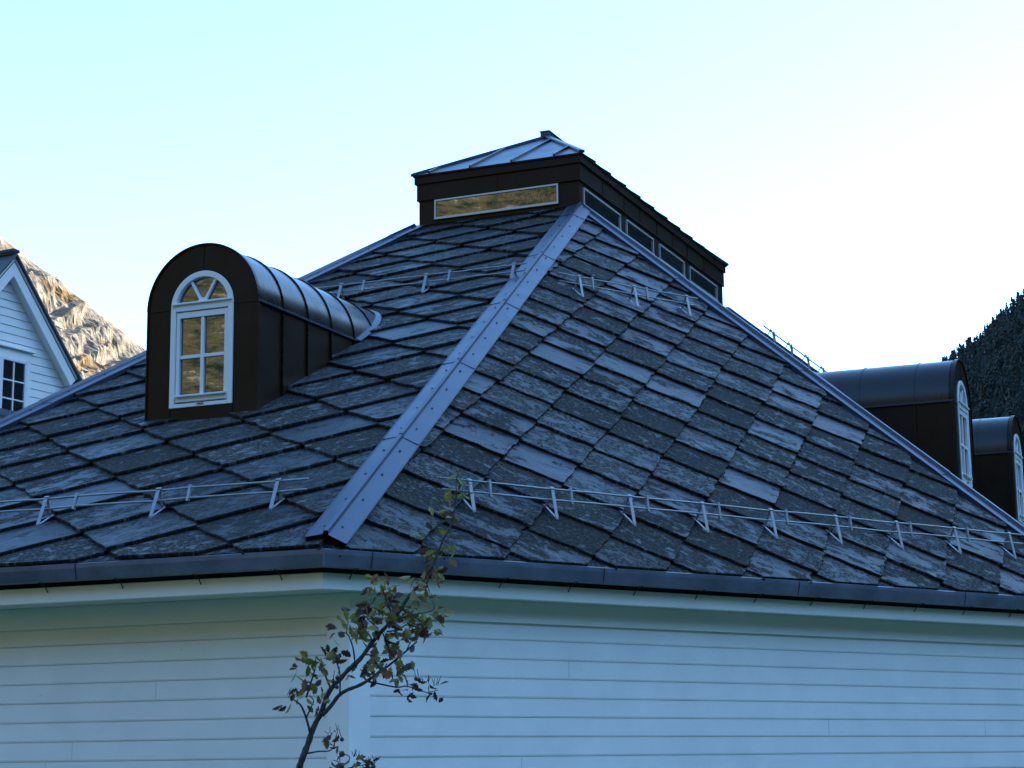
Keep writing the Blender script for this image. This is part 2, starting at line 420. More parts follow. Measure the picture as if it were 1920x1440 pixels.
# ---- hip caps
def hip_cap(i, joints=True, parent=None, n_screw=19):
    foot = plan[i]+Vector((0, 0, ZE)); top = topv[i][0]
    nl = plane_frame((i-1) % NS)[6]; nr = plane_frame(i)[6]
    d = (top-foot).normalized(); ln = (top-foot).length
    l_ = d.cross(nl).normalized(); r_ = nr.cross(d).normalized()
    out_l = (-sd[(i-1) % NS]); 
    if l_.dot(out_l) < 0: l_ = -l_
    if r_.dot(sd[i]) < 0: r_ = -r_
    upn = (nl+nr).normalized()
    s0 = .045; mb = MB(); h = .042 if i == 1 else .056; sw = .146
    side = (r_-l_).normalized()
    def prof(base, lift=0):
        B = base+upn*(h+lift)
        return [B+l_*(sw)-nl*.042, B+l_*sw, B-side*.024, B-side*.020+upn*.026, B+side*.010+upn*.030, B+side*.014, B+r_*sw, B+r_*sw-nr*.042]
    seg = 2.02; s = s0
    first = True; k = 0
    while s < ln-.02:
        e = min(s+seg+.03, ln-.02)
        A = prof(foot+d*s, lift=.004*0); Bp = prof(foot+d*e, lift=.0035)
        # each sheet laps under the next one up
        A = prof(foot+d*s, lift=.0045)
        Bp = prof(foot+d*e, lift=.0)
        m_ = len(A); mb.add(A+Bp, [(q, q+1, m_+q+1, m_+q) for q in range(m_-1)])
        # thin end hem so the sheet shows thickness
        mb.add([p for p in A]+[p-upn*.004 for p in A], [(q, q+1, m_+q+1, m_+q) for q in range(m_-1)])
        for q_ in (1, 6): mb.tube([A[q_], Bp[q_]], .0055, 6)
        s += seg
    o = part(mb, 'hip_cap', CAPM, parent)
    if joints:
        q = s0+.18; c = 0; proto = None
        while q < ln-.1:
            for sg, dirv, nn in ((1, r_, nr), (-1, l_, nl)):
                P = foot+d*(q+.02*sg)+upn*(h+.004)+dirv*(.058)
                sm = MB(); sm.tube([P, P+nn*.008], .0085, 8); x = sm.build('screw', SCREW); x.parent = o
            q += .52; c += 1
        q = s0+seg
        while q < ln-.2:
            for dirv, nn in ((r_, nr), (l_, nl)):
                P = foot+d*(q)+upn*(h+.0045)+dirv*.016; Q = foot+d*(q)+upn*(h+.0045)+dirv*(sw-.002)
                jm = MB(); jm.bar(P, Q, .004, .003, nn); y = jm.build('lap_joint', SCREW); y.parent = o
            q += seg
    return o
for i in range(NS): hip_cap(i, joints=i in (0, 1, 7))

# ---- gutters
def gutter(i):
    P = ringpts(same(.0), 0); j = (i+1) % NS
    def row(o_, z): 
        Q = ringpts(same(o_), z); return Q[i], Q[j]
    prof = [(.07, -4.985), (.075, -5.06), (.05, -5.098), (.0, -5.106), (-.028, -5.098), (-.045, -5.02), (-.046, -4.992), (-.040, -4.986), (-.036, -4.994), (-.030, -5.085), (.0, -5.094), (.045, -5.086), (.066, -4.99)]
    mb = MB(); rows = [row(o_, z) for o_, z in prof]
    for a, b in rows: mb.v += [tuple(a), tuple(b)]
    m_ = len(rows)
    for q in range(m_): mb.f.append((2*q, 2*q+1, (2*((q+1) % m_))+1, 2*((q+1) % m_)))
    o = part(mb, 'gutter', GUTM, bevel=0)
    ln = (plan[j]-plan[i]).length
    # sleeve joints
    s = .35 if i != 7 else ln-1.9
    base, dd, nn = plan[i], sd[i], sn[i]
    while 0 < s < ln-.1:
        jm = MB()
        for o0, z0, o1, z1 in ((-.047, -4.99, -.0465, -5.02), (-.0465, -5.02, -.0295, -5.098)):
            a = base+dd*s-nn*(o0-.0015)+Vector((0, 0, z0)); b = base+dd*s-nn*(o1-.0015)+Vector((0, 0, z1))
            jm.bar(a, b, .006, .003, nn)
        x = jm.build('gutter_joint', SCREW); x.parent = o
        s += 2.0 if i != 7 else -2.0
    # brackets under the gutter
    s = .25; proto = None
    if i in (0, 7, 1, 6):
        while s < ln-.1:
            hb = MB(); a = base+dd*s
            hb.tube([a-nn*.076+Vector((0, 0, -5.165)), a-nn*.05+Vector((0, 0, -5.132)), a-nn*.01+Vector((0, 0, -5.112)), a+nn*.035+Vector((0, 0, -5.104))], .004, 6)
            x = hb.build('gutter_bracket', SCREW); x.parent = o
            s += .62
    return o
for i in range(NS): gutter(i)
# gutter corner piece seam and screw on the visible corner
mb = MB(); c = ringpts(same(-.05), 0)[0]
mb.bar(c+Vector((0, 0, -4.985)), c+Vector((0, 0, -5.1)), .012, .012, (1, 0, 0)); part(mb, 'gutter_corner', GUTM)
mb = MB(); P = plan[0]+sd[0]*.10+sn[0]*.044+Vector((0, 0, -5.03)); mb.tube([P, P+sn[0]*.008], .008, 8); part(mb, 'gutter_screw', SCREW)

# ---- snow guards
def snow_guard(i, origin, brackets, v0, ends, scale=1.0, label=None, drop=1.0):
    e0, e1, t0, t1, ex, upv, n = plane_frame(i)
    root = MB(); rails = []
    def P(u, v, h): return origin+ex*u+upv*v+n*(h*drop)
    s = empty('snow_guard', P(brackets[0], v0, 0)); s.parent = house; s.matrix_parent_inverse = house_inv
    if label: s['label'] = label
    inv = Matrix.Translation(-P(brackets[0], v0, 0))
    def sub(mb, name, m=ZINC, **k):
        o = mb.build(name, m, **k); o.parent = s; o.matrix_parent_inverse = inv; return o
    base = .036
    for u in brackets:
        b = MB()
        b.bar(P(u, v0-.006, base-.008), P(u, v0+.175, base+.135), .030, .005, upv-n)
        b.bar(P(u, v0+.16, base-.01), P(u, v0+.185, base+.138), .022, .006, upv)
        b.bar(P(u, v0-.02, base-.012), P(u, v0+.2, base-.014), .020, .004, n)
        b.bar(P(u, v0+.165, base+.138), P(u, v0+.192, base+.138), .038, .006, n)
        sub(b, 'bracket', bevel=.001)
    a, e = ends
    for dv, h in ((.198, base+.118), (.135, base+.062)):
        t_ = MB(); N_ = 14
        pts = [P(a+(e-a)*q/N_, v0+dv+.004*math.sin(q*1.7), h+.003*math.sin(q*2.3+1)) for q in range(N_+1)]
        t_.tube(pts, .008, 8); sub(t_, 'rail', smooth=True)
    cl = [u+.19*(brackets[1]-brackets[0])*1.35 for u in brackets[:-1]]
    for u in cl:
        c_ = MB(); c_.bar(P(u, v0+.118, base+.045), P(u, v0+.212, base+.135), .02, .022, n); sub(c_, 'clip')
    return s
OAo = Vector((0, -AY, ZE))
snow_guard(7, OAo, [-2.96, -1.98, -1.0, -.02, .967], SLA-9.875, (-3.25, 1.20), label='steel snow guard rails near the eave of the left slope')
snow_guard(7, OAo, [-1.50, -.52, .453], SLA-3.595, (-1.9, .58), label='steel snow guard rails high on the left slope below the roof lantern')
snow_guard(0, cor, [1.535+.7655*k for k in range(9)], .575, (1.30, 7.86), label='long steel snow guard rails near the eave of the right slope')
snow_guard(0, cor, [5.50, 6.237, 6.975], 5.045, (5.25, 7.15), label='short steel snow guard rails high on the right slope')
e0c = plan[1]+Vector((0, 0, ZE)); fr = plane_frame(1)
slc = (fr[2]-fr[0]).dot(fr[5])
snow_guard(1, e0c, [(-.43-EY)+.74*k for k in range(9)], slc-3.12, (-.64-EY, 6.0-EY), drop=.98, label='steel snow guard rails seen against the sky beyond the right hip')

# ---- arched dormers
def dormer(name_label, X0, Y0, Z0, rotz, zr0, tanp, seam=.014, pitch_=.44):
    root = empty('dormer', (X0, Y0, Z0)); root.rotation_euler = (0, 0, rotz); root.parent = house; root.matrix_parent_inverse = house_inv
    if name_label: root['label'] = name_label
    def sub(mb, name, m, **k):
        o = mb.build(name, m, **k); o.parent = root; return o
    HW, SZ, RI, CZ = .545, 1.02, .308, 1.02
    NA = 40
    # front panel with an arched opening
    f = MB(); y0, y1 = 0, .05
    def ring(r0, r1, ya, yb, a0=0, a1=math.pi, n=NA, cz=CZ, mbx=None, sx=1):
        mm = mbx or f
        for q in range(n):
            t0_, t1_ = a0+(a1-a0)*q/n, a0+(a1-a0)*(q+1)/n
            vs = []
            for yy in (ya, yb):
                for rr, tt in ((r0, t0_), (r1, t0_), (r1, t1_), (r0, t1_)): vs.append(Vector((rr*math.cos(tt), yy, cz+rr*math.sin(tt))))
            fs = [(0,1,2,3), (7,6,5,4), (1,5,6,2), (0,3,7,4)]
            if q == 0: fs.append((0,4,5,1))
            if q == n-1: fs.append((3,2,6,7))
            mm.add(vs, fs)
    ring(RI, HW, y0, y1)
    f.box(-HW, -RI, y0, y1, -.25, CZ); f.box(RI, HW, y0, y1, -.25, CZ); f.box(-RI, RI, y0, y1, -.25, .155)
    sub(f, 'front_panel', BROWN)
    # seams and rim
    s = MB(); ring(HW-.004, HW+.012, -.014, .03, mbx=s)
    s.box(HW-.004, HW+.010, -.012, .03, -.2, CZ); s.box(-HW-.010, -HW+.004, -.012, .03, -.2, CZ)
    s.box(-.005, .005, -.006, .004, CZ+RI, CZ+HW)
    s.box(-HW, -RI, -.005, .004, CZ-.01, CZ+.0); s.box(RI, HW, -.005, .004, CZ-.01, CZ+.0)
    s.box(-RI-.006, -RI+.002, -.007, .004, .03, .15); s.box(RI-.002, RI+.006, -.007, .004, .03, .15)
    s.box(-HW, HW, -.022, .01, -.25, .028)
    sub(s, 'front_seam', BROWN, bevel=.0015)
    # barrel roof
    b = MB(); n_y = 14
    for q in range(NA+1):
        tt = math.pi*q/NA; x, z = HW*math.cos(tt), SZ+HW*math.sin(tt)
        ye = (z-zr0)/tanp+.12
        for k in range(n_y+1): b.v.append((x, .03+(ye-.03)*k/n_y, z))
    for q in range(NA):
        for k in range(n_y):
            a = q*(n_y+1)+k; b.f.append((a, a+1, a+n_y+2, a+n_y+1))
    o = sub(b, 'barrel_roof', BARREL, smooth=True)
    # cheeks
    for sx in (-1, 1):
        c = MB(); ye = (SZ-zr0)/tanp
        x0_, x1_ = (HW-.012)*sx, (HW-.03)*sx
        poly = [Vector((x0_, .03, zr0-.15)), Vector((x0_, ye+.2, zr0+(ye+.2)*tanp-.15)), Vector((x0_, ye+.15, SZ)), Vector((x0_, .03, SZ))]
        c.prism(poly, (x1_-x0_, 0, 0)); sub(c, 'side_cheek', BROWN)
    # standing seams on barrel and cheeks
    y = .43
    while y < 4:
        st = MB()
        # arc part above the roof plane
        zz = zr0+y*tanp
        a0 = 0 if zz <= SZ else math.asin(min(1, (zz-SZ)/HW)) if zz < SZ+HW else None
        if a0 is None: break
        ring(HW-.001, HW+seam, y-.004, y+.004, a0=max(0, a0-.05), a1=math.pi-max(0, a0-.05), n=26, mbx=st)
        if zz < SZ-.03:
            for sx in (-1, 1):
                xa, xb = sorted(((HW-.014)*sx, (HW+.008)*sx)); st.box(xa, xb, y-.004, y+.004, zz-.1, SZ+.004)
        sub(st, 'standing_seam', BARREL)
        y += pitch_
    # fold along the spring line and flashing against the slates
    yl = (SZ-zr0)/tanp
    for sx in (-1, 1):
        st = MB(); st.bar((HW*sx+.004*sx, .0, SZ), (HW*sx+.004*sx, yl+.05, SZ), .016, .018, (0, 0, 1))
        N_ = 18; prev = None
        for q in range(N_+1):
            tt = (math.pi/2)*q/N_; x, z = (HW+.012)*math.cos(tt)*sx, SZ+(HW+.012)*math.sin(tt)
            P = Vector((x, (z-zr0)/tanp-.075, z))
            if prev is not None: st.bar(prev, P, .06, .025, (sx*.5, -.4, .7))
            prev = P
        sub(st, 'fold_flashing', CAPM, bevel=.001)
    # window frame
    w = MB(); ya, yb = -.012, .05
    ring(RI-.048, RI+.004, ya, yb, mbx=w, n=36)
    w.box(-RI-.004, -RI+.048, ya, yb, .146, CZ); w.box(RI-.048, RI+.004, ya, yb, .146, CZ)
    w.box(-RI+.048, RI-.048, ya, yb, .146, .18); w.box(-RI+.048, RI-.048, ya, yb, .99, 1.058)
    w.box(-RI+.012, RI-.012, ya-.02, ya, 1.046, 1.064)   # drip strip of the fanlight
    sub(w, 'window_frame', FRAME, bevel=.004)
    cs = MB(); ys = -.002
    ci, co = .222, .268
    cs.box(-co+.012, -ci, ys, .05, .196, .982); cs.box(ci, co-.012, ys, .05, .196, .982)
    cs.box(-ci, ci, ys, .05, .196, .245); cs.box(-ci, ci, ys, .05, .93, .982)
    cs.box(-.017, .017, ys+.006, .042, .245, .93); cs.box(-ci, -.017, ys+.006, .042, .573, .603); cs.box(.017, ci, ys+.006, .042, .573, .603)
    cs.box(-co+.02, co-.02, ys-.03, ys, .236, .252)
    sub(cs, 'casement', FRAME, bevel=.003)
    for sg in (-1, 1):
        fl = MB(); fl.bar((sg*.02, .016, 1.075), (sg*.128, .016, 1.075+.19), .024, .026, (0, 1, 0)); sub(fl, 'fanlight_bar', FRAME, bevel=.002)
    fl = MB(); fl.prism([Vector((-.052, -.002, 1.058)), Vector((.052, -.002, 1.058)), Vector((.03, -.002, 1.098)), Vector((-.03, -.002, 1.098))], (0, .03, 0))
    sub(fl, 'fanlight_hub', FRAME, bevel=.002)
    hd = MB(); hd.box(-.03, .03, -.03, -.014, .168, .18); sub(hd, 'window_latch', ZINC)
    g = MB(); g.box(-ci-.005, ci+.005, .026, .032, .24, .935); sub(g, 'pane', GLASS)
    g2 = MB(); pts = [Vector((.262*math.cos(math.pi*q/30), .03, 1.05+.262*math.sin(math.pi*q/30)-.02)) for q in range(31)]
    pts = [Vector((p.x, .03, max(p.z, 1.05))) for p in pts]; pts = pts[1:-1]
    g2.prism(pts, (0, .006, 0)); sub(g2, 'fanlight_pane', GLASS)
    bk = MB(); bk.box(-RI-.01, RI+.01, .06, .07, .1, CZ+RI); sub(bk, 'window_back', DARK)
    return root
dormer('arched dark metal dormer with white window on the left slope', -.998, -6.56, -3.50, 0, .026, ZE/-AY)
TC = -ZE/EX
for k, yc in enumerate((1.284, 5.309)):
    dormer(None, 4.064, yc, -3.519, R(90), 3.519-4.064*TC, TC, seam=.007, pitch_=.62)

# ---- roof lantern (cupola)
cup = empty('roof_lantern', (-W/2, L_/2, 0)); cup.parent = house; cup.matrix_parent_inverse = house_inv
cup['label'] = 'dark metal roof lantern with strip windows on top of the slate roof'
cinv = Matrix.Translation((W/2, -L_/2, 0))
def csub(mb, name, m, **k):
    o = mb.build(name, m, **k); o.parent = cup; o.matrix_parent_inverse = cinv; return o
XL, XR, YF, YB = -W, 0, 0, L_
b = MB()
b.box(XL+.01, XR-.01, YF+.01, YB-.01, -1.0, .36)           # window band core
csub(b, 'body', BROWN)
b = MB(); 
b.box(XL-.012, XR+.012, YF-.012, YB+.012, .352, .56); b.box(XL-.014, XR+.014, YF-.014, YB+.014, .35, .36); csub(b, 'upper_band', BROWN, bevel=.002)
b = MB(); b.box(XL-.035, XR+.035, YF-.035, YB+.035, .556, .655); b.box(XL-.05, XR+.05, YF-.05, YB+.05, .648, .668); csub(b, 'cornice', BROWN, bevel=.002)
b = MB(); b.box(XL-.012, XR+.012, YF-.012, YB+.012, -.35, .035); b.box(XL-.024, XR+.024, YF-.024, YB+.024, .035, .048); csub(b, 'base_flashing', BROWN, bevel=.002)
for bb in [(XL+W/2-.004, XL+W/2+.004, YF-.018, YF-.01, .36, .556)]+[(XR+.01, XR+.018, y-.004, y+.004, .36, .556) for y in (.75, 1.5, 2.1, 2.76, 3.4, 4.04, 4.8)]:
    b = MB(); b.box(*bb); csub(b, 'panel_seam', BROWN)
def lantern_window(a, b_, z0, z1, face):
    fr_ = MB(); t_ = .022
    def bx(p0, p1, q0, q1, d0, d1, mbx):
        if face == 'F': mbx.box(p0, p1, YF-d1, YF-d0, q0, q1)
        else: mbx.box(XR+d0, XR+d1, p0, p1, q0, q1)
    bx(a, b_, z0, z0+t_+.006, -.02, .02, fr_); bx(a, b_, z1-t_, z1, -.02, .012, fr_); bx(a, a+t_, z0+t_, z1-t_, -.02, .012, fr_); bx(b_-t_, b_, z0+t_, z1-t_, -.02, .012, fr_)
    csub(fr_, 'window_frame', ALU, bevel=.002)
    g = MB(); bx(a+t_-.002, b_-t_+.002, z0+t_, z1-t_+.002, -.012, -.004, g); csub(g, 'pane', GLASS)
lantern_window(-1.885, -.272, .092, .342, 'F')
for a, b_ in ((.11, 1.385), (1.60, 2.64), (2.875, 3.93), (4.165, 5.425)): lantern_window(a, b_, .052, .288, 'R')
# hipped standing seam roof
ZT, ZR, YR = .668, 1.50, 1.60
xl, xr, yf, yb = XL-.055, XR+.055, YF-.055, YB+.055; xm = (xl+xr)/2
r_ = MB()
V4 = [Vector((xl, yf, ZT)), Vector((xr, yf, ZT)), Vector((xr, yb, ZT)), Vector((xl, yb, ZT)), Vector((xm, YR, ZR)), Vector((xm, L_-YR, ZR))]
r_.add(V4, [(0,1,4), (1,2,5,4), (2,3,5), (3,0,4,5), (3,2,1,0)])
csub(r_, 'lantern_roof', CAPM)
s = MB()
nf = (V4[1]-V4[0]).cross(V4[4]-V4[0]).normalized()
for x in (-1.93, -1.39, -.85, -.30):
    t_ = 1-abs(x-xm)/(xr-xm)
    s = MB(); s.bar(Vector((x, yf, ZT)), Vector((x, yf+(YR-yf)*t_, ZT+(ZR-ZT)*t_)), .02, .06, nf); csub(s, 'standing_seam', BARREL, bevel=.002)
for y in [yf+.45+.54*k for k in range(11)]:
    t_ = min(1, (y-yf)/(YR-yf), (yb-y)/(YR-yf))
    for xs in (xl, xr):
        nn = Vector(((1 if xs == xr else -1)*(ZR-ZT), 0, xr-xm)).normalized()
        s = MB(); s.bar(Vector((xs, y, ZT)), Vector((xs+(xm-xs)*t_, y, ZT+(ZR-ZT)*t_)), .012, .035, nn); csub(s, 'standing_seam', BARREL, bevel=.002)
s = MB()
for a_, b__ in ((0, 4), (1, 4), (2, 5), (3, 5)): s.bar(V4[a_]+Vector((0, 0, .01)), V4[b__]+Vector((0, 0, .012)), .07, .035, (0, 0, 1))
s.bar(V4[4]+Vector((0, -.06, .03)), V4[5]+Vector((0, .06, .03)), .12, .07, (0, 0, 1)); s.bar(V4[4]+Vector((0, -.07, .068)), V4[5]+Vector((0, .07, .068)), .145, .010, (0, 0, 1))
csub(s, 'ridge_cap', CAPM, bevel=.004)

# ------------------------------------------------------------------ neighbouring gable house
hb = R(6); HN = Vector((math.cos(hb), -math.sin(hb), 0)); HD = Vector((math.sin(hb), math.cos(hb), 0)); HP = Vector((-12.232, 5.067, .585))
Mx = Matrix((HD, -HN, Vector((0, 0, 1)))).transposed().to_4x4()   # local x along wall, y inwards, z up
gbase = HP.copy(); gbase.z = GROUND
gh = empty('gable_house', gbase); gh.matrix_world = Matrix.Translation(gbase) @ Mx
tag(gh, 'white clad house with a steep gable and a small paned window at the left edge', 'house')
ZO = HP.z-GROUND   # local z of the reference level
def gsub(mb, name, m, **k):
    o = mb.build(name, m, **k); o.parent = gh; return o
SC_, AZ, SL = .11, 1.22, 1.11   # apex s on the wall plane, apex height and slope of the outer roof line
SLR = math.tan(R(47.9))
w = MB(); 
def edge(z, side): return SC_+side*(AZ+.10-z)/SLR
prof = []; z = -ZO
zz = -.118-30*.14
rows = []
while zz < AZ:
    rows.append((zz, zz+.14)); zz += .14
for z0, z1 in rows:
    z1 = min(z1, AZ+.05)
    for za, zb, ya, yb2 in ((z0, z0+.012, .012, .012), (z0+.012, z1, 0, .004)):
        xa0, xa1 = max(-2.1, edge(za, -1)), min(1.86, edge(za, 1)); xb0, xb1 = max(-2.1, edge(zb, -1)), min(1.86, edge(zb, 1))
        if xa1-xa0 < .02: continue
        if xb1 < xb0: xb0 = xb1 = SC_
        w.add([(xa0, ya, ZO+za), (xa1, ya, ZO+za), (xb1, yb2, ZO+zb), (xb0, yb2, ZO+zb)], [(0,1,2,3)])
w.box(-2.1, 1.86, .03, 9, 0, ZO-.9)
gsub(w, 'wall', WHITE)
tr = MB(); tr.box(1.36, 1.40, -.02, 0, ZO-3.5, ZO-.62); gsub(tr, 'corner_board', WHITE2)
# roof slabs
F_ = -.15
r_ = MB(); ap = Vector((.11, 0, ZO+1.53))
for sx in (1, -1):
    e = ap+Vector((sx*2.9, 0, -2.9*SLR)); t_ = Vector((sx*math.sin(R(47.9)), 0, math.cos(R(47.9))))*.05
    vs = []
    for y in (F_-.05, 9): vs += [Vector((p.x, y, p.z)) for p in (ap+Vector((0, 0, -.02)), e, e-t_*.9, ap-Vector((0, 0, .07)))]
    r_.add(vs, [(0,1,2,3), (7,6,5,4), (0,4,5,1), (2,6,7,3), (1,5,6,2)])
gsub(r_, 'roof', mat('dark_slate_roof', (.06, .065, .075), .6, noise_amt=.3, noise_scale=8))
rc = MB(); rc.bar((ap.x, F_-.03, ap.z+.02), (ap.x, 9, ap.z+.02), .16, .05, (0, 0, 1)); gsub(rc, 'ridge_cap', CAPM)
# bargeboards and the boarded underside of the verge
b_ = MB(); sf = MB(); mo = MB()
dn = lambda sx: Vector((sx*math.cos(R(47.9)), 0, -math.sin(R(47.9))))
for sx in (1, -1):
    d_ = dn(sx); n_ = Vector((sx*math.sin(R(47.9)), 0, math.cos(R(47.9))))
    a0 = ap+Vector((0, 0, -.055)); k0 = .20; 
    a1 = a0+d_*2.45
    p = [a0, a1, a1-n_*.24, Vector((a0.x, 0, a0.z-.24/n_.z))]
    b_.prism([Vector((q.x, F_, q.z)) for q in p], (0, .025, 0))
    m0 = a0-n_*.055; p = [Vector((a0.x, 0, a0.z-.06/n_.z)), a1-n_*.06, a1-n_*.075, Vector((a0.x, 0, a0.z-.075/n_.z))]
    mo.prism([Vector((q.x, F_-.006, q.z)) for q in p], (0, .006, 0))
    q0 = Vector((a0.x, 0, a0.z-.215/n_.z)); q1 = a1-n_*.215
    vs = [Vector((q.x, y, q.z)) for y in (F_+.02, .0) for q in (q0, q1)]
    sf.add(vs+[v-n_*.012 for v in vs], [(0,1,3,2), (4,6,7,5), (0,4,5,1)])
gsub(b_, 'bargeboard', WHITE2, bevel=.006); gsub(sf, 'verge_soffit', WHITE); gsub(mo, 'bargeboard_groove', SCREW)
# six pane window, left casement is cut by the picture edge
wf = MB(); x0_, x1_, z0_, z1_ = -.60, .64, ZO-1.16, ZO-.235; y0_ = -.035
wf.box(x0_, x0_+.06, y0_, .03, z0_, z1_); wf.box(x1_-.06, x1_, y0_, .03, z0_, z1_); wf.box(x0_, x1_, y0_, .03, z1_-.055, z1_); wf.box(x0_, x1_, y0_, .03, z0_-.3, z0_)
xc = (x0_+x1_)/2; wf.box(xc-.05, xc+.05, y0_, .03, z0_, z1_-.055)
gsub(wf, 'window_frame', FRAME, bevel=.006)
for a_, c_ in ((x0_+.06, xc-.05), (xc+.05, x1_-.06)):
    mt = MB(); mt.box((a_+c_)/2-.014, (a_+c_)/2+.014, -.026, -.004, z0_, z1_-.055)
    for f_ in (.30, .66): zq = z0_+(z1_-z0_-.055)*f_-.03; mt.box(a_, c_, -.025, -.004, zq-.012, zq+.012)
    gsub(mt, 'glazing_bars', FRAME)
    g = MB(); g.box(a_, c_, -.012, -.006, z0_, z1_-.05); gsub(g, 'pane', GLASS)
tr = MB(); tr.box(x0_-.08, x1_+.09, -.02, 0, z1_, z1_+.16); tr.box(x1_, x1_+.09, -.018, 0, z0_-.2, z1_); tr.box(x0_-.09, x0_, -.018, 0, z0_-.2, z1_)
gsub(tr, 'window_trim', WHITE2, bevel=.004)
tr = MB(); tr.box(x0_-.12, x1_+.15, -.07, 0, z1_+.16, z1_+.185); gsub(tr, 'drip_board', WHITE2)
lg = MB(); lg.box(-2.2, .50, -.30, 0, ZO-1.30, ZO-1.19); gsub(lg, 'ledge_gutter', GUTM)
lg = MB(); lg.box(-2.2, .46, -.24, 0, ZO-3.0, ZO-1.30); gsub(lg, 'bay', WHITE)

# ------------------------------------------------------------------ sapling in front of the corner
TD = 9.0
def tp(px, py, dz=0.): return at(px, py, TD+dz)
base = tp(560, 1455); foot_ = Vector((base.x-.25, base.y-.1, GROUND))
tree = empty('sapling', foot_)
tag(tree, 'slender young tree with sparse green, yellow and rusty leaves in front of the house corner', 'tree')
BARK = mat('bark', (.060, .052, .048), .85, noise_amt=.5, noise_scale=30, bump=.6, bump_scale=80)
def c1(x, y): return (510+x/5.144, 1160+y/5.144)
def c2(x, y): return (600+x/7.2, 1040+y/7.2)
def c3(x, y): return (760+x/6, 860+y/6)
tm = MB(); PXM = FPX/TD
def branch(pts, w0, w1, dz0=0, dz1=0, n=7):
    P = []; rad = []
    rnd = random.Random(len(pts)*31+int(pts[0][0]))
    for i, q in enumerate(pts):
        f = i/(len(pts)-1); P.append(tp(q[0], q[1], dz0+(dz1-dz0)*f+rnd.uniform(-.006, .006))); rad.append((w0+(w1-w0)*f)/2/PXM)
    # smooth with catmull-rom
    Q = []; RR = []
    for i in range(len(P)-1):
        p0, p1, p2, p3 = P[max(i-1, 0)], P[i], P[i+1], P[min(i+2, len(P)-1)]
        for k in range(4):
            t = k/4; Q.append(.5*((2*p1)+(-p0+p2)*t+(2*p0-5*p1+4*p2-p3)*t*t+(-p0+3*p1-3*p2+p3)*t**3)); RR.append((rad[i]+(rad[i+1]-rad[i])*t)*rnd.uniform(.9, 1.14))
    Q.append(P[-1]); RR.append(rad[-1]); tm.tube(Q, RR, n); return Q
trunk_px = [c1(262, 1440), c1(300, 1330), c1(350, 1200), c1(385, 1090), c1(430, 990), c1(480, 895), c1(510, 800), c1(560, 690), c1(650, 590), c1(740, 490), c1(850, 390), c1(960, 240), c1(1050, 130), c2(960, 900), c2(1080, 750), c2(1200, 560), c2(1360, 390), c2(1450, 250), c3(310, 1200), c3(380, 1030), c3(430, 900), c3(490, 800), c3(540, 640), c3(560, 520), c3(575, 400), c3(570, 260), c3(600, 170)]
branch(trunk_px, 12.5, 1.2, 0, .05)
tm.tube([foot_, foot_.lerp(base, .5)+Vector((.03, 0, 0)), base, tp(*trunk_px[0])], [.032, .026, .021, .0185], 9)
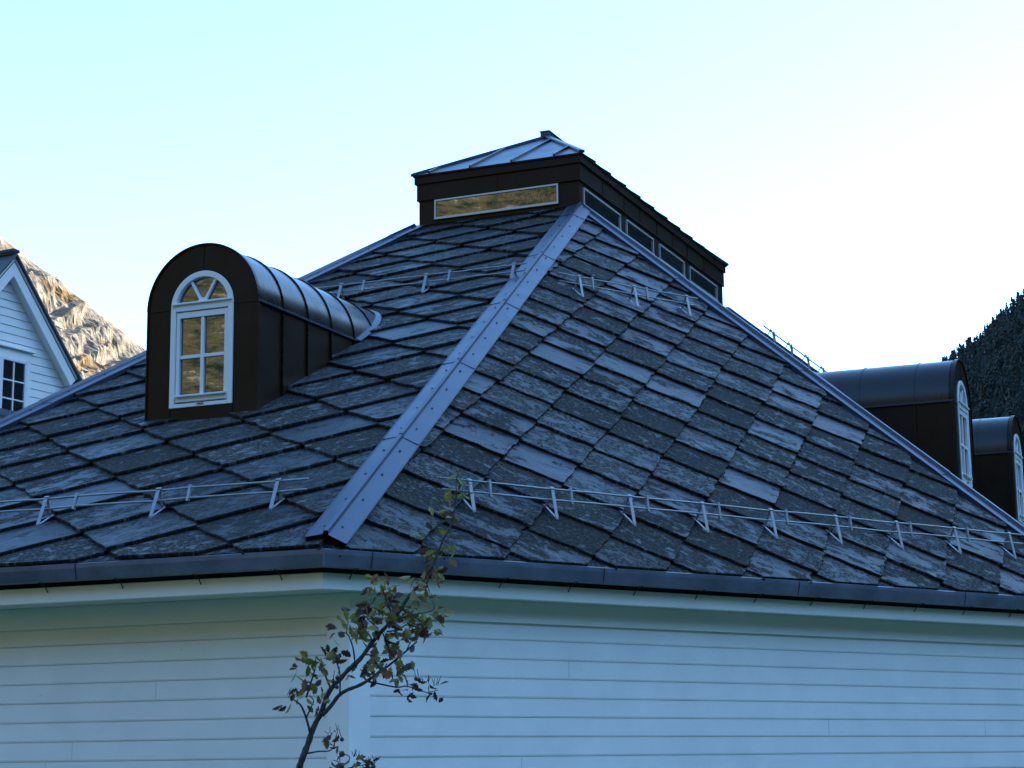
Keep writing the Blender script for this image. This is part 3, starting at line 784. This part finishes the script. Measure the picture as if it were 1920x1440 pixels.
twigs = [
 ([c1(480, 930), c1(560, 850), c1(640, 745), c1(720, 690), c1(830, 648), c1(915, 602)], 9, 6, 0, .05),
 ([c1(915, 602), c1(1000, 620), c1(1200, 660), c1(1300, 650), c1(1420, 690), c1(1500, 710), c1(1600, 690)], 4, 1.5, .05, .1),
 ([c1(915, 602), c1(1090, 480), c1(1250, 350), c1(1400, 220)], 5.5, 3, .05, .1),
 ([c1(1160, 540), c1(1170, 600), c1(1220, 600)], 2.5, 2, .1, .1), ([c1(1300, 300), c1(1340, 220)], 3, 2, .09, .1),
 ([c1(370, 1110), c1(330, 960), c1(280, 840), c1(220, 790), c1(190, 740)], 5.5, 2, 0, -.06),
 ([c1(330, 955), c1(370, 870), c1(400, 790), c1(360, 740)], 3.5, 1.5, -.03, -.02),
 ([c1(565, 670), c1(520, 560), c1(490, 480)], 4.5, 2.5, .02, -.03),
 ([c1(330, 760), c1(380, 600), c1(415, 480), c1(420, 380)], 4, 2, -.05, -.08), ([c1(350, 650), c1(290, 590), c1(240, 560)], 2.5, 1.2, -.06, -.09),
 ([c1(655, 712), c1(655, 540), c1(630, 440), c1(600, 360)], 3.2, 2.2, .03, .0), ([c1(640, 440), c1(590, 370), c1(520, 330), c1(480, 300)], 3, 1.6, .0, -.03),
 ([c1(800, 430), c1(785, 300), c1(750, 190), c1(720, 145), c1(660, 125)], 3.5, 2, .0, -.04), ([c1(720, 145), c1(720, 90), c1(740, 20)], 2.2, 1.2, -.03, -.05),
 ([c1(340, 1300), c1(450, 1280), c1(550, 1275), c1(595, 1235), c1(610, 1160), c1(630, 1100)], 3.6, 1.4, 0, -.08),
 ([c1(880, 350), c1(950, 350), c1(1010, 390), c1(1050, 420)], 3, 1.5, .02, .04),
 ([c1(1140, 400), c1(1125, 290), c1(1090, 195), c1(1070, 140)], 3.5, 2.5, .08, .04),
 ([c1(975, 225), c1(940, 160), c1(900, 110), c1(860, 60)], 3.4, 1.5, .02, -.03),
 ([c2(970, 900), c2(950, 760), c2(900, 620), c2(850, 470), c2(820, 400)], 4.2, 2, .03, .0), ([c2(950, 640), c2(930, 540), c2(940, 430)], 2.5, 1.2, .0, .02),
 ([c2(830, 930), c2(760, 880), c2(650, 860), c2(560, 790)], 3.4, 1.6, .02, -.03), ([c2(790, 1000), c2(700, 920), c2(640, 870)], 3, 2, 0, -.03),
 ([c2(1000, 870), c2(1120, 850), c2(1250, 870), c2(1380, 900)], 3.6, 1.8, .03, .08), ([c2(1120, 850), c2(1300, 800), c2(1440, 780), c2(1540, 730), c2(1510, 620)], 3.2, 1.6, .03, .09),
 ([c2(900, 1040), c2(1050, 1010), c2(1180, 930)], 3.4, 1.6, .02, .06), ([c2(1080, 740), c2(1180, 740), c2(1280, 610)], 2.8, 1.2, .03, .06),
 ([c2(1370, 390), c2(1440, 400), c2(1480, 520)], 2.4, 1.2, .04, .06), ([c2(1370, 380), c2(1280, 330), c2(1220, 460)], 2.4, 1.2, .04, .0),
 ([c3(380, 1030), c3(330, 1020), c3(250, 1000)], 2.6, 1, .04, .02), ([c3(385, 1030), c3(440, 1060), c3(480, 1130)], 2.6, 1, .04, .05), ([c3(490, 800), c3(400, 760), c3(330, 740), c3(200, 770)], 2.4, 1, .04, .02),
 ([c3(560, 520), c3(480, 430)], 1.8, 1, .05, .03), ([c3(570, 400), c3(640, 350), c3(650, 260)], 1.8, 1, .05, .06),
 ([(560, 1500), (600, 1470), (640, 1445), (690, 1432)], 5, 2, -.1, -.15), ([(640, 1445), (635, 1430), (625, 1425)], 2.4, 1.4, -.13, -.16), ([(600, 1470), (655, 1425), (640, 1412), (632, 1406)], 2.4, 1.2, -.12, -.15), ([(560, 1500), (565, 1470), (562, 1456)], 7, 8, -.1, 0),
]
for t_ in twigs: branch(*t_, n=5)
tk = tm.build('trunk', BARK, smooth=True); tk.parent = tree; tk.matrix_parent_inverse = Matrix.Translation(-foot_)
# leaves
LEAF = bpy.data.materials.new('leaf'); LEAF.use_nodes = True; t = LEAF.node_tree; bs = t.nodes['Principled BSDF']
at_n = t.nodes.new('ShaderNodeAttribute'); at_n.attribute_name = 'leaf_tone'
rp = ramp(t, [(0, (.045, .024, .02)), (.22, (.10, .05, .028)), (.36, (.20, .105, .035)), (.5, (.30, .23, .05)), (.64, (.18, .20, .035)), (.8, (.10, .17, .03)), (.92, (.07, .12, .06)), (1, (.36, .10, .03))])
nz = t.nodes.new('ShaderNodeTexNoise'); nz.inputs['Scale'].default_value = 28; nz.inputs['Detail'].default_value = 4; tc = t.nodes.new('ShaderNodeTexCoord'); t.links.new(tc.outputs['Object'], nz.inputs['Vector'])
ad = t.nodes.new('ShaderNodeMath'); ad.operation = 'MULTIPLY_ADD'; ad.inputs[1].default_value = .45; t.links.new(nz.outputs['Fac'], ad.inputs[0])
sb = t.nodes.new('ShaderNodeMath'); sb.operation = 'SUBTRACT'; sb.inputs[1].default_value = .225; t.links.new(at_n.outputs['Fac'], sb.inputs[0]); t.links.new(sb.outputs[0], ad.inputs[2])
t.links.new(ad.outputs[0], rp.inputs['Fac']); t.links.new(rp.outputs[0], bs.inputs['Base Color']); bs.inputs['Roughness'].default_value = .55
tr_ = t.nodes.new('ShaderNodeBsdfTranslucent'); t.links.new(rp.outputs[0], tr_.inputs['Color']); mx = t.nodes.new('ShaderNodeMixShader'); mx.inputs[0].default_value = .25
t.links.new(bs.outputs[0], mx.inputs[1]); t.links.new(tr_.outputs[0], mx.inputs[2]); t.links.new(mx.outputs[0], t.nodes['Material Output'].inputs[0])
lv, lf, lt = [], [], []
def leaf(P, dirv, ln, tone, rnd, curl=.3):
    d = dirv.normalized(); s = d.cross(Vector((rnd.uniform(-1, 1), rnd.uniform(-1, 1), rnd.uniform(-1, 1)))).normalized(); n = d.cross(s)
    # lobed outline: (along, half width)
    out = [(0, .02), (.10, .05), (.20, .17), (.27, .24), (.33, .17), (.42, .25), (.50, .34), (.56, .24), (.64, .27), (.72, .30), (.77, .19), (.86, .15), (1.0, .0)]
    b0 = len(lv); wd = rnd.uniform(.75, 1.15); cu = rnd.uniform(-.1, .9)*curl; fold = rnd.uniform(.1, .7)
    for a, w in out:
        zc = -cu*a*a*ln
        mid = P+d*(a*ln)+n*zc
        lv.append(tuple(mid)); 
        for sg in (-1, 1):
            ww = w*wd*ln*rnd.uniform(.85, 1.15)
            lv.append(tuple(mid+s*(sg*ww*math.cos(fold))+n*(ww*math.sin(fold)+rnd.uniform(-.02, .02)*ln)))
    for k in range(len(out)-1):
        a = b0+3*k; b = a+3
        lf.append((a, b, b+1, a+1)); lf.append((a, a+2, b+2, b)); lt.append(tone); lt.append(tone)
rl = random.Random(5)
# clusters: centre px, spread px, count, depth offset, tone range, leaf px
cl = []
def C(p, s, n, dz, lo, hi, sz=26): cl.append((p, s, n, dz, lo, hi, sz))
for p, s, n in ((c1(300, 380), 9, 5), (c1(400, 400), 9, 6), (c1(480, 370), 8, 4), (c1(480, 450), 8, 5), (c1(250, 490), 7, 3), (c1(380, 510), 9, 4), (c1(330, 590), 8, 4), (c1(590, 420), 6, 2)): C(p, s, n, -.08, .35, .92, 24)
for p, s, n in ((c1(530, 230), 6, 3), (c1(600, 300), 8, 3), (c1(670, 305), 5, 2), (c1(470, 270), 4, 1), (c1(590, 170), 5, 2), (c1(640, 100), 8, 3)): C(p, s, n, -.03, .05, .3, 22)
for p, s, n in ((c1(470, 610), 8, 4), (c1(400, 660), 6, 3), (c1(250, 690), 6, 3), (c1(280, 750), 8, 5), (c1(400, 850), 8, 3), (c1(460, 770), 7, 3), (c1(320, 790), 5, 2)): C(p, s, n, -.06, .1, .75, 22)
for p, s, n in ((c1(110, 840), 6, 2), (c1(160, 830), 4, 2)): C(p, s, n, -.07, .1, .8, 24)
for p, s, n in ((c1(740, 60), 5, 3), (c1(800, 90), 6, 3)): C(p, s, n, -.04, .5, .85, 32)
for p, s, n in ((c1(750, 550), 6, 3), (c1(860, 540), 8, 5), (c1(920, 430), 10, 7), (c1(980, 440), 9, 6), (c1(1050, 520), 9, 5), (c1(1020, 570), 7, 3)): C(p, s, n, .04, .15, .62, 26)
for p, s, n in ((c1(1060, 510), 5, 2), (c1(1090, 560), 5, 2)): C(p, s, n, .02, 1.1, 1.25, 28)
for p, s, n in ((c1(1120, 420), 9, 5), (c1(1200, 380), 9, 5), (c1(1280, 380), 8, 4), (c1(1270, 480), 8, 4), (c1(1230, 550), 9, 5), (c1(1170, 280), 7, 4)): C(p, s, n, .08, .25, .9, 26)
for p, s, n in ((c1(1230, 690), 6, 3), (c1(1310, 750), 4, 2), (c1(1390, 700), 7, 3), (c1(1400, 600), 7, 4), (c1(1480, 620), 5, 2), (c1(1540, 700), 7, 4), (c1(1620, 650), 5, 2), (c1(1645, 740), 5, 2)): C(p, s, n, .09, .02, .25, 22)
for p, s, n in ((c1(1010, 270), 4, 2), (c1(850, 190), 7, 3), (c1(930, 190), 6, 3), (c1(1000, 200), 5, 2), (c1(1120, 200), 5, 2)): C(p, s, n, .02, .1, .7, 24)
for p, s, n in ((c1(520, 1190), 7, 3), (c1(550, 1150), 6, 2), (c1(630, 1110), 4, 1), (c1(650, 1240), 4, 2), (c1(690, 1240), 4, 1), (c1(650, 1320), 4, 2)): C(p, s, n, -.06, .1, .45, 24)
for q in range(9): C((618+q*9+rl.uniform(-4, 4), 1434+rl.uniform(-9, 8)), 6, 3, -.14, .05, .5, 20)
for q in range(6): C((690+rl.uniform(-35, 20), 1436+rl.uniform(-12, 6)), 5, 2, -.14, .02, .25, 18)
for p, s, n in ((c2(450, 760), 8, 3), (c2(400, 900), 9, 4), (c2(600, 820), 12, 7), (c2(580, 930), 9, 5), (c2(500, 980), 6, 3), (c2(640, 720), 9, 5), (c2(720, 700), 9, 5), (c2(820, 660), 9, 5), (c2(740, 1020), 9, 4), (c2(640, 1020), 8, 4), (c2(860, 780), 12, 7), (c2(960, 720), 9, 5), (c2(980, 900), 12, 6), (c2(880, 900), 9, 4), (c2(880, 1060), 6, 3), (c2(1000, 1060), 8, 4), (c2(1060, 950), 9, 5)): C(p, s, n, .0, .1, .8, 24)
for p, s, n in ((c2(1120, 1120), 10, 6), (c2(1250, 1020), 11, 7), (c2(1300, 1100), 9, 5), (c2(1330, 930), 11, 6), (c2(1440, 1000), 8, 4), (c2(1500, 1020), 7, 4), (c2(1420, 1090), 6, 3), (c2(1200, 900), 10, 5), (c2(1280, 820), 9, 4), (c2(1130, 830), 9, 4)): C(p, s, n, .06, .3, .85, 25)
for p, s, n in ((c2(1200, 720), 8, 4), (c2(1280, 620), 6, 2), (c2(1400, 660), 9, 4), (c2(1460, 840), 8, 4), (c2(1620, 800), 7, 5), (c2(1560, 720), 4, 2), (c2(1350, 720), 8, 3)): C(p, s, n, .07, .35, .85, 25)
for p, s, n in ((c2(720, 390), 6, 3), (c2(660, 430), 5, 2), (c2(780, 420), 6, 3), (c2(840, 380), 5, 2), (c2(940, 340), 7, 3), (c2(760, 540), 6, 2), (c2(980, 520), 8, 4), (c2(900, 480), 6, 3), (c2(980, 640), 7, 4)): C(p, s, n, .0, .05, .7, 24)
for p, s, n in ((c2(1300, 330), 8, 4), (c2(1230, 430), 6, 2), (c2(1450, 480), 5, 3), (c2(1490, 560), 4, 2), (c2(1580, 220), 6, 4), (c2(1570, 320), 5, 2)): C(p, s, n, .05, .3, .8, 25)
for p, s, n in ((c3(260, 1030), 6, 3), (c3(310, 1050), 7, 4), (c3(470, 1010), 6, 3), (c3(480, 1130), 4, 3), (c3(140, 1130), 3, 1), (c3(330, 1180), 6, 4), (c3(370, 1280), 5, 4), (c3(350, 1350), 4, 2), (c3(240, 1280), 4, 1), (c3(340, 760), 8, 4), (c3(140, 840), 3, 2), (c3(330, 650), 5, 2), (c3(520, 660), 5, 3), (c3(500, 580), 5, 3), (c3(430, 430), 4, 2), (c3(500, 370), 5, 2), (c3(600, 150), 5, 2), (c3(590, 220), 4, 2), (c3(650, 300), 4, 2), (c3(660, 400), 4, 2)): C(p, s, n, .05, .25, .8, 22)
for p, s, n, dz, lo, hi, sz in cl:
    for k in range(n+(1 if p[1] < 1100 and p[0] > 760 else 0)-(rl.random() < .3 and n > 1)):
        P = tp(p[0]+rl.gauss(0, s*.62), p[1]+rl.gauss(0, s*.62), dz+rl.gauss(0, .035))
        d = rt2*rl.uniform(-1, 1)+up2*rl.uniform(-1.15, .55)+fw*rl.uniform(-.6, .6)
        leaf(P, d, sz*rl.uniform(.65, 1.15)/PXM, max(.02, rl.uniform(lo, hi)-(.12 if hi < 1 else 0)), rl)
me = bpy.data.meshes.new('foliage'); me.from_pydata(lv, [], lf); me.materials.append(LEAF)
fa = me.attributes.new('leaf_tone', 'FLOAT', 'FACE'); fa.data.foreach_set('value', lt)
fo = bpy.data.objects.new('foliage', me); col.objects.link(fo); fo.parent = tree; fo.matrix_parent_inverse = Matrix.Translation(-foot_)
# berries on thin stalks
bm_ = MB(); BERRY = mat('dark_berry', (.03, .015, .018), .4)
for p in (c1(675, 1165), c1(588, 605), c1(630, 570), c1(1420, 590), c1(625, 660), c1(1390, 580)):
    P = tp(*p, -.02); bb_ = MB(); bb_.tube([P+Vector((0, 0, .011)), P+Vector((0, 0, .007)), P, P-Vector((0, 0, .007)), P-Vector((0, 0, .010))], [.002, .008, .0105, .008, .002], 8)
    bb_.tube([P, P+Vector((rl.uniform(-.02, .02), 0, .05))], .0016, 4)
    bo = bb_.build('berry', BERRY); bo.parent = tree; bo.matrix_parent_inverse = Matrix.Translation(-foot_)
for q in ((c1(180, 740), 8), (c1(550, 1110), 6), (c1(820, 1330), 8), (c1(960, 1390), 8), (c1(1590, 620), 6), (c1(1490, 600), 6), (c2(700, 660), 6), (c1(640, 1080), 4)):
    for k in range(q[1]):
        P = tp(q[0][0]+rl.uniform(-6, 6), q[0][1]+rl.uniform(-2, 6), -.04); bm_.tube([P, P+rt2*rl.uniform(-.02, .02)+up2*rl.uniform(.012, .035)], .0014, 4)
bo = bm_.build('stalks', BERRY); bo['kind'] = 'stuff'; bo.parent = tree; bo.matrix_parent_inverse = Matrix.Translation(-foot_)

# ------------------------------------------------------------------ ground and mountains
g = MB(); NR = 48; rings = [0, 12, 60, 300, 1500, 6000, 20000]
g.v.append((0, 0, GROUND))
for r0 in rings[1:]:
    for k in range(NR): g.v.append((r0*math.cos(2*math.pi*k/NR), r0*math.sin(2*math.pi*k/NR), GROUND))
for k in range(NR): g.f.append((0, 1+k, 1+(k+1) % NR))
for q in range(len(rings)-2):
    for k in range(NR): a = 1+q*NR+k; b = 1+q*NR+(k+1) % NR; g.f.append((a, a+NR, b+NR, b))
GR = mat('grass_ground', (.05, .075, .025), .95, noise_amt=.4, noise_scale=.8)
tag(g.build('ground', GR), kind='structure')

def terrain_mat(name, stops, scale, stops2=None, bump=.5, bd=20, aniso=None):
    m = bpy.data.materials.new(name); m.use_nodes = True; t = m.node_tree; b = t.nodes['Principled BSDF']; N = t.nodes.new; L = t.links.new
    tc = N('ShaderNodeTexCoord'); src = tc.outputs['Object']
    if aniso:
        mp = N('ShaderNodeMapping'); mp.inputs['Rotation'].default_value = aniso[0]; mp.inputs['Scale'].default_value = aniso[1]; L(src, mp.inputs['Vector']); src = mp.outputs[0]
    n = N('ShaderNodeTexNoise'); n.inputs['Scale'].default_value = scale; n.inputs['Detail'].default_value = 12; n.inputs['Roughness'].default_value = .68; L(src, n.inputs['Vector'])
    r = ramp(t, stops); L(n.outputs['Fac'], r.inputs['Fac']); outc = r.outputs[0]
    if stops2:
        n2 = N('ShaderNodeTexNoise'); n2.inputs['Scale'].default_value = scale*.18; n2.inputs['Detail'].default_value = 9; n2.inputs['Roughness'].default_value = .62; L(src, n2.inputs['Vector'])
        r2 = ramp(t, stops2); L(n2.outputs['Fac'], r2.inputs['Fac'])
        mx = N('ShaderNodeMix'); mx.data_type = 'RGBA'; L(r2.outputs['Alpha'], mx.inputs[0]); L(outc, mx.inputs[6]); L(r2.outputs[0], mx.inputs[7]); outc = mx.outputs[2]
    L(outc, b.inputs['Base Color']); b.inputs['Roughness'].default_value = .95; b.inputs['Specular IOR Level'].default_value = .1
    bp = N('ShaderNodeBump'); bp.inputs['Strength'].default_value = bump; bp.inputs['Distance'].default_value = bd; L(n.outputs['Fac'], bp.inputs['Height']); L(bp.outputs[0], b.inputs['Normal'])
    return m

# left mountain: rocky flank descending to the right, sunlit
D1 = 2400.
N_h = R(92); SLP = R(48)
nrm_m = Vector((math.sin(N_h)*math.sin(SLP), math.cos(N_h)*math.sin(SLP), math.cos(SLP)))
down = Vector((math.sin(N_h)*math.cos(SLP), math.cos(N_h)*math.cos(SLP), -math.sin(SLP)))
r0 = ray(0, 440); K0 = CAM+r0*(D1/r0.dot(fw))
crest = []
outl = [(-900, -190), (-500, 95), (-200, 290), (0, 440), (80, 502), (160, 567), (270, 650), (420, 760), (700, 990), (1000, 1290)]
for px in range(-900, 1001, 6):
    for q in range(len(outl)-1):
        if outl[q][0] <= px <= outl[q+1][0]:
            f = (px-outl[q][0])/(outl[q+1][0]-outl[q][0]); py = outl[q][1]+(outl[q+1][1]-outl[q][1])*f; break
    r_ = ray(px, py); tt = (K0-CAM).dot(nrm_m)/r_.dot(nrm_m); crest.append(CAM+r_*tt)
lm_ = MB(); NT = 230; ncr = len(crest)
alongc = (crest[-1]-crest[0]).normalized()
for i, c in enumerate(crest):
    for k in range(-12, NT):
        s = k*5.0 if k >= 0 else -k
        if k >= 0: P = c+down*s
        else: P = c+Vector((-nrm_m.x, -nrm_m.y, 0)).normalized()*(s*25)-Vector((0, 0, s*16))
        q = Vector((P.dot(alongc)/1.0, P.dot(down)*1.0, P.dot(nrm_m)))*.004
        h = noise.fractal(q, 1.0, 2.0, 5)*34
        # gullies and ledges running down the flank
        q2 = Vector((P.dot(alongc)*.022+P.dot(down)*.012, P.dot(down)*.004, 3.1)); h -= abs(noise.noise(q2))*20
        q3 = P*.05; h += noise.fractal(q3, .7, 2.1, 5)*7.0-abs(noise.noise(P*.03))*10
        fade = min(1, abs(k)/10+.18)
        lm_.v.append(tuple(P+nrm_m*(h*fade)))
nn_ = NT+12
for i in range(ncr-1):
    for k in range(nn_-1):
        a = i*nn_+k; lm_.f.append((a, a+1, a+nn_+1, a+nn_))
ROCK = terrain_mat('rock_face', [(.33, (.065, .055, .05)), (.41, (.115, .098, .080)), (.5, (.155, .135, .108)), (.62, (.20, .178, .145))], .055,
                   [(.0, (.3, .14, .05, 0)), (.55, (.13, .08, .035, 0)), (.61, (.14, .08, .035, .8)), (.7, (.10, .08, .03, .85))], bump=.6, bd=9, aniso=((0, R(40), R(10)), (1, 1, 1.8)))
lmo = lm_.build('mountain', ROCK, smooth=False); tag(lmo, kind='structure')

# valley sides: one ridge ring, dark wooded to the right, sunlit behind the camera
def ring_hill(name, prof, D, rb, m, na=160, nrad=46, amp=60, seed=0, depth=1.35):
    mb = MB(); cam2 = Vector((CAM.x, CAM.y, GROUND))
    for i in range(na+1):
        f = i/na; h = prof[0][0]+(prof[-1][0]-prof[0][0])*f
        for q in range(len(prof)-1):
            if prof[q][0] <= h <= prof[q+1][0]:
                g_ = (h-prof[q][0])/(prof[q+1][0]-prof[q][0]); el = prof[q][1]+(prof[q+1][1]-prof[q][1])*g_; break
        hd = YAW+R(h); H = math.tan(R(el))*D+(CAM.z-GROUND)
        for k in range(nrad+1):
            s = k/nrad*depth; rr = rb+(D-rb)*s
            z = H*(s if s <= 1 else 1-(s-1)*.6)
            P = cam2+Vector((math.sin(hd)*rr, math.cos(hd)*rr, z))
            n_ = noise.fractal(P*.004+Vector((seed, 0, 0)), 1.0, 2.0, 6)
            w_ = min(1, abs(s-1)*4+.0)*min(1, s*3)
            P.z += n_*amp*w_; mb.v.append(tuple(P))
    for i in range(na):
        for k in range(nrad):
            a = i*(nrad+1)+k; mb.f.append((a, a+1, a+nrad+2, a+nrad+1))
    return mb.build(name, m, smooth=True)
WOODFLOOR = terrain_mat('forest_floor', [(.35, (.004, .007, .005)), (.5, (.008, .012, .007)), (.62, (.015, .017, .008)), (.72, (.025, .02, .01))], .03, bump=.6, bd=8)
rp_ = [(3, 6.5), (7, 8.2), (10, 8.9), (12.2, 10.3), (12.87, 11.15), (13.81, 11.75), (14.6, 12.45), (15.25, 12.95), (18, 15.5), (24, 20), (32, 24), (42, 26), (60, 27), (90, 27), (120, 26), (150, 24)]
tag(ring_hill('hillside', rp_, 1500, 650, WOODFLOOR, na=220), kind='structure')
AUT = terrain_mat('autumn_hillside', [(.36, (.008, .013, .005)), (.44, (.035, .042, .018)), (.50, (.070, .072, .036)), (.55, (.100, .078, .038)), (.60, (.085, .088, .052)), (.68, (.30, .28, .23))], .12, bump=1, bd=5, aniso=((0, R(35), 0), (1, 1, 1.5)))
tag(ring_hill('hillside', [(140, 24), (180, 27), (215, 29), (250, 29), (285, 25), (310, 17), (335, 5)], 1500, 500, AUT, seed=9, amp=70), kind='structure')

# trees on the wooded hill
fm_v, fm_f, fm_t = [], [], []
rf = random.Random(3)
def el_at(h):
    for q in range(len(rp_)-1):
        if rp_[q][0] <= h <= rp_[q+1][0]:
            g_ = (h-rp_[q][0])/(rp_[q+1][0]-rp_[q][0]); return rp_[q][1]+(rp_[q+1][1]-rp_[q][1])*g_
def wood_tree(P, hgt, conif, tone):
    b0 = len(fm_v)
    nl = 46 if conif else 60
    for k in range(nl):
        if conif:
            f = rf.random()**.8; rad = hgt*.20*(1-f)+.25; a = rf.uniform(0, 6.28); rr = rad*rf.uniform(.3, 1); z = hgt*(.12+.88*f)
        else:
            a = rf.uniform(0, 6.28); f = rf.random(); rad = hgt*.30*math.sin(math.pi*min(.97, max(.06, f))); rr = rad*rf.uniform(.5, 1); z = hgt*(.25+.72*f)
        c = P+Vector((math.cos(a)*rr, math.sin(a)*rr, z)); s = hgt*rf.uniform(.045, .085)
        n = Vector((math.cos(a)+rf.uniform(-.6, .6), math.sin(a)+rf.uniform(-.6, .6), rf.uniform(-.2, 1.1))).normalized(); u = n.orthogonal().normalized(); w = n.cross(u)
        i0 = len(fm_v)
        for q in range(4):
            an = math.pi/2*q+rf.uniform(-.4, .4); fm_v.append(tuple(c+(u*math.cos(an)+w*math.sin(an))*s*rf.uniform(.7, 1.4)))
        fm_f.append((i0, i0+1, i0+2, i0+3)); fm_t.append(tone+rf.uniform(-.06, .06))
cam2 = Vector((CAM.x, CAM.y, GROUND))
for q in range(9500):
    h = rf.uniform(10.5, 17.5) if q < 5200 else rf.uniform(17.3, 31); s = rf.random()**.7
    if q < 240: s = rf.uniform(.965, 1.0); h = rf.uniform(12.75, 16.8)
    el = el_at(h); D = 1500; rb = 650; rr = rb+(D-rb)*s
    if s < .45: continue
    H = math.tan(R(el))*D+(CAM.z-GROUND); hd = YAW+R(h)
    P = cam2+Vector((math.sin(hd)*rr, math.cos(hd)*rr, H*s)); n_ = noise.fractal(P*.004, 1.0, 2.0, 6); P.z += n_*60*min(1, abs(s-1)*4)*min(1, s*3)-1
    cn = rf.random() < .55
    tone = rf.choice((.15, .25, .3, .4, .5)) if rf.random() < .93 else .95
    wood_tree(P, rf.uniform(5.5, 11.5)*(1.15 if cn else 1), cn, tone)
me = bpy.data.meshes.new('wooded_hillside'); me.from_pydata(fm_v, [], fm_f)
FOR = bpy.data.materials.new('wood_crowns'); FOR.use_nodes = True; t = FOR.node_tree; bs = t.nodes['Principled BSDF']; an = t.nodes.new('ShaderNodeAttribute'); an.attribute_name = 'tone'
rp2 = ramp(t, [(0, (.005, .010, .008)), (.3, (.009, .015, .009)), (.55, (.016, .023, .011)), (.8, (.03, .028, .012)), (1, (.05, .025, .012))]); t.links.new(an.outputs['Fac'], rp2.inputs['Fac']); t.links.new(rp2.outputs[0], bs.inputs['Base Color']); bs.inputs['Roughness'].default_value = .8
me.materials.append(FOR); fa = me.attributes.new('tone', 'FLOAT', 'FACE'); fa.data.foreach_set('value', fm_t)
fo = bpy.data.objects.new('woodland', me); col.objects.link(fo)
tag(fo, 'dark distant wood covering the steep hillside at the right edge', 'woodland', kind='stuff')
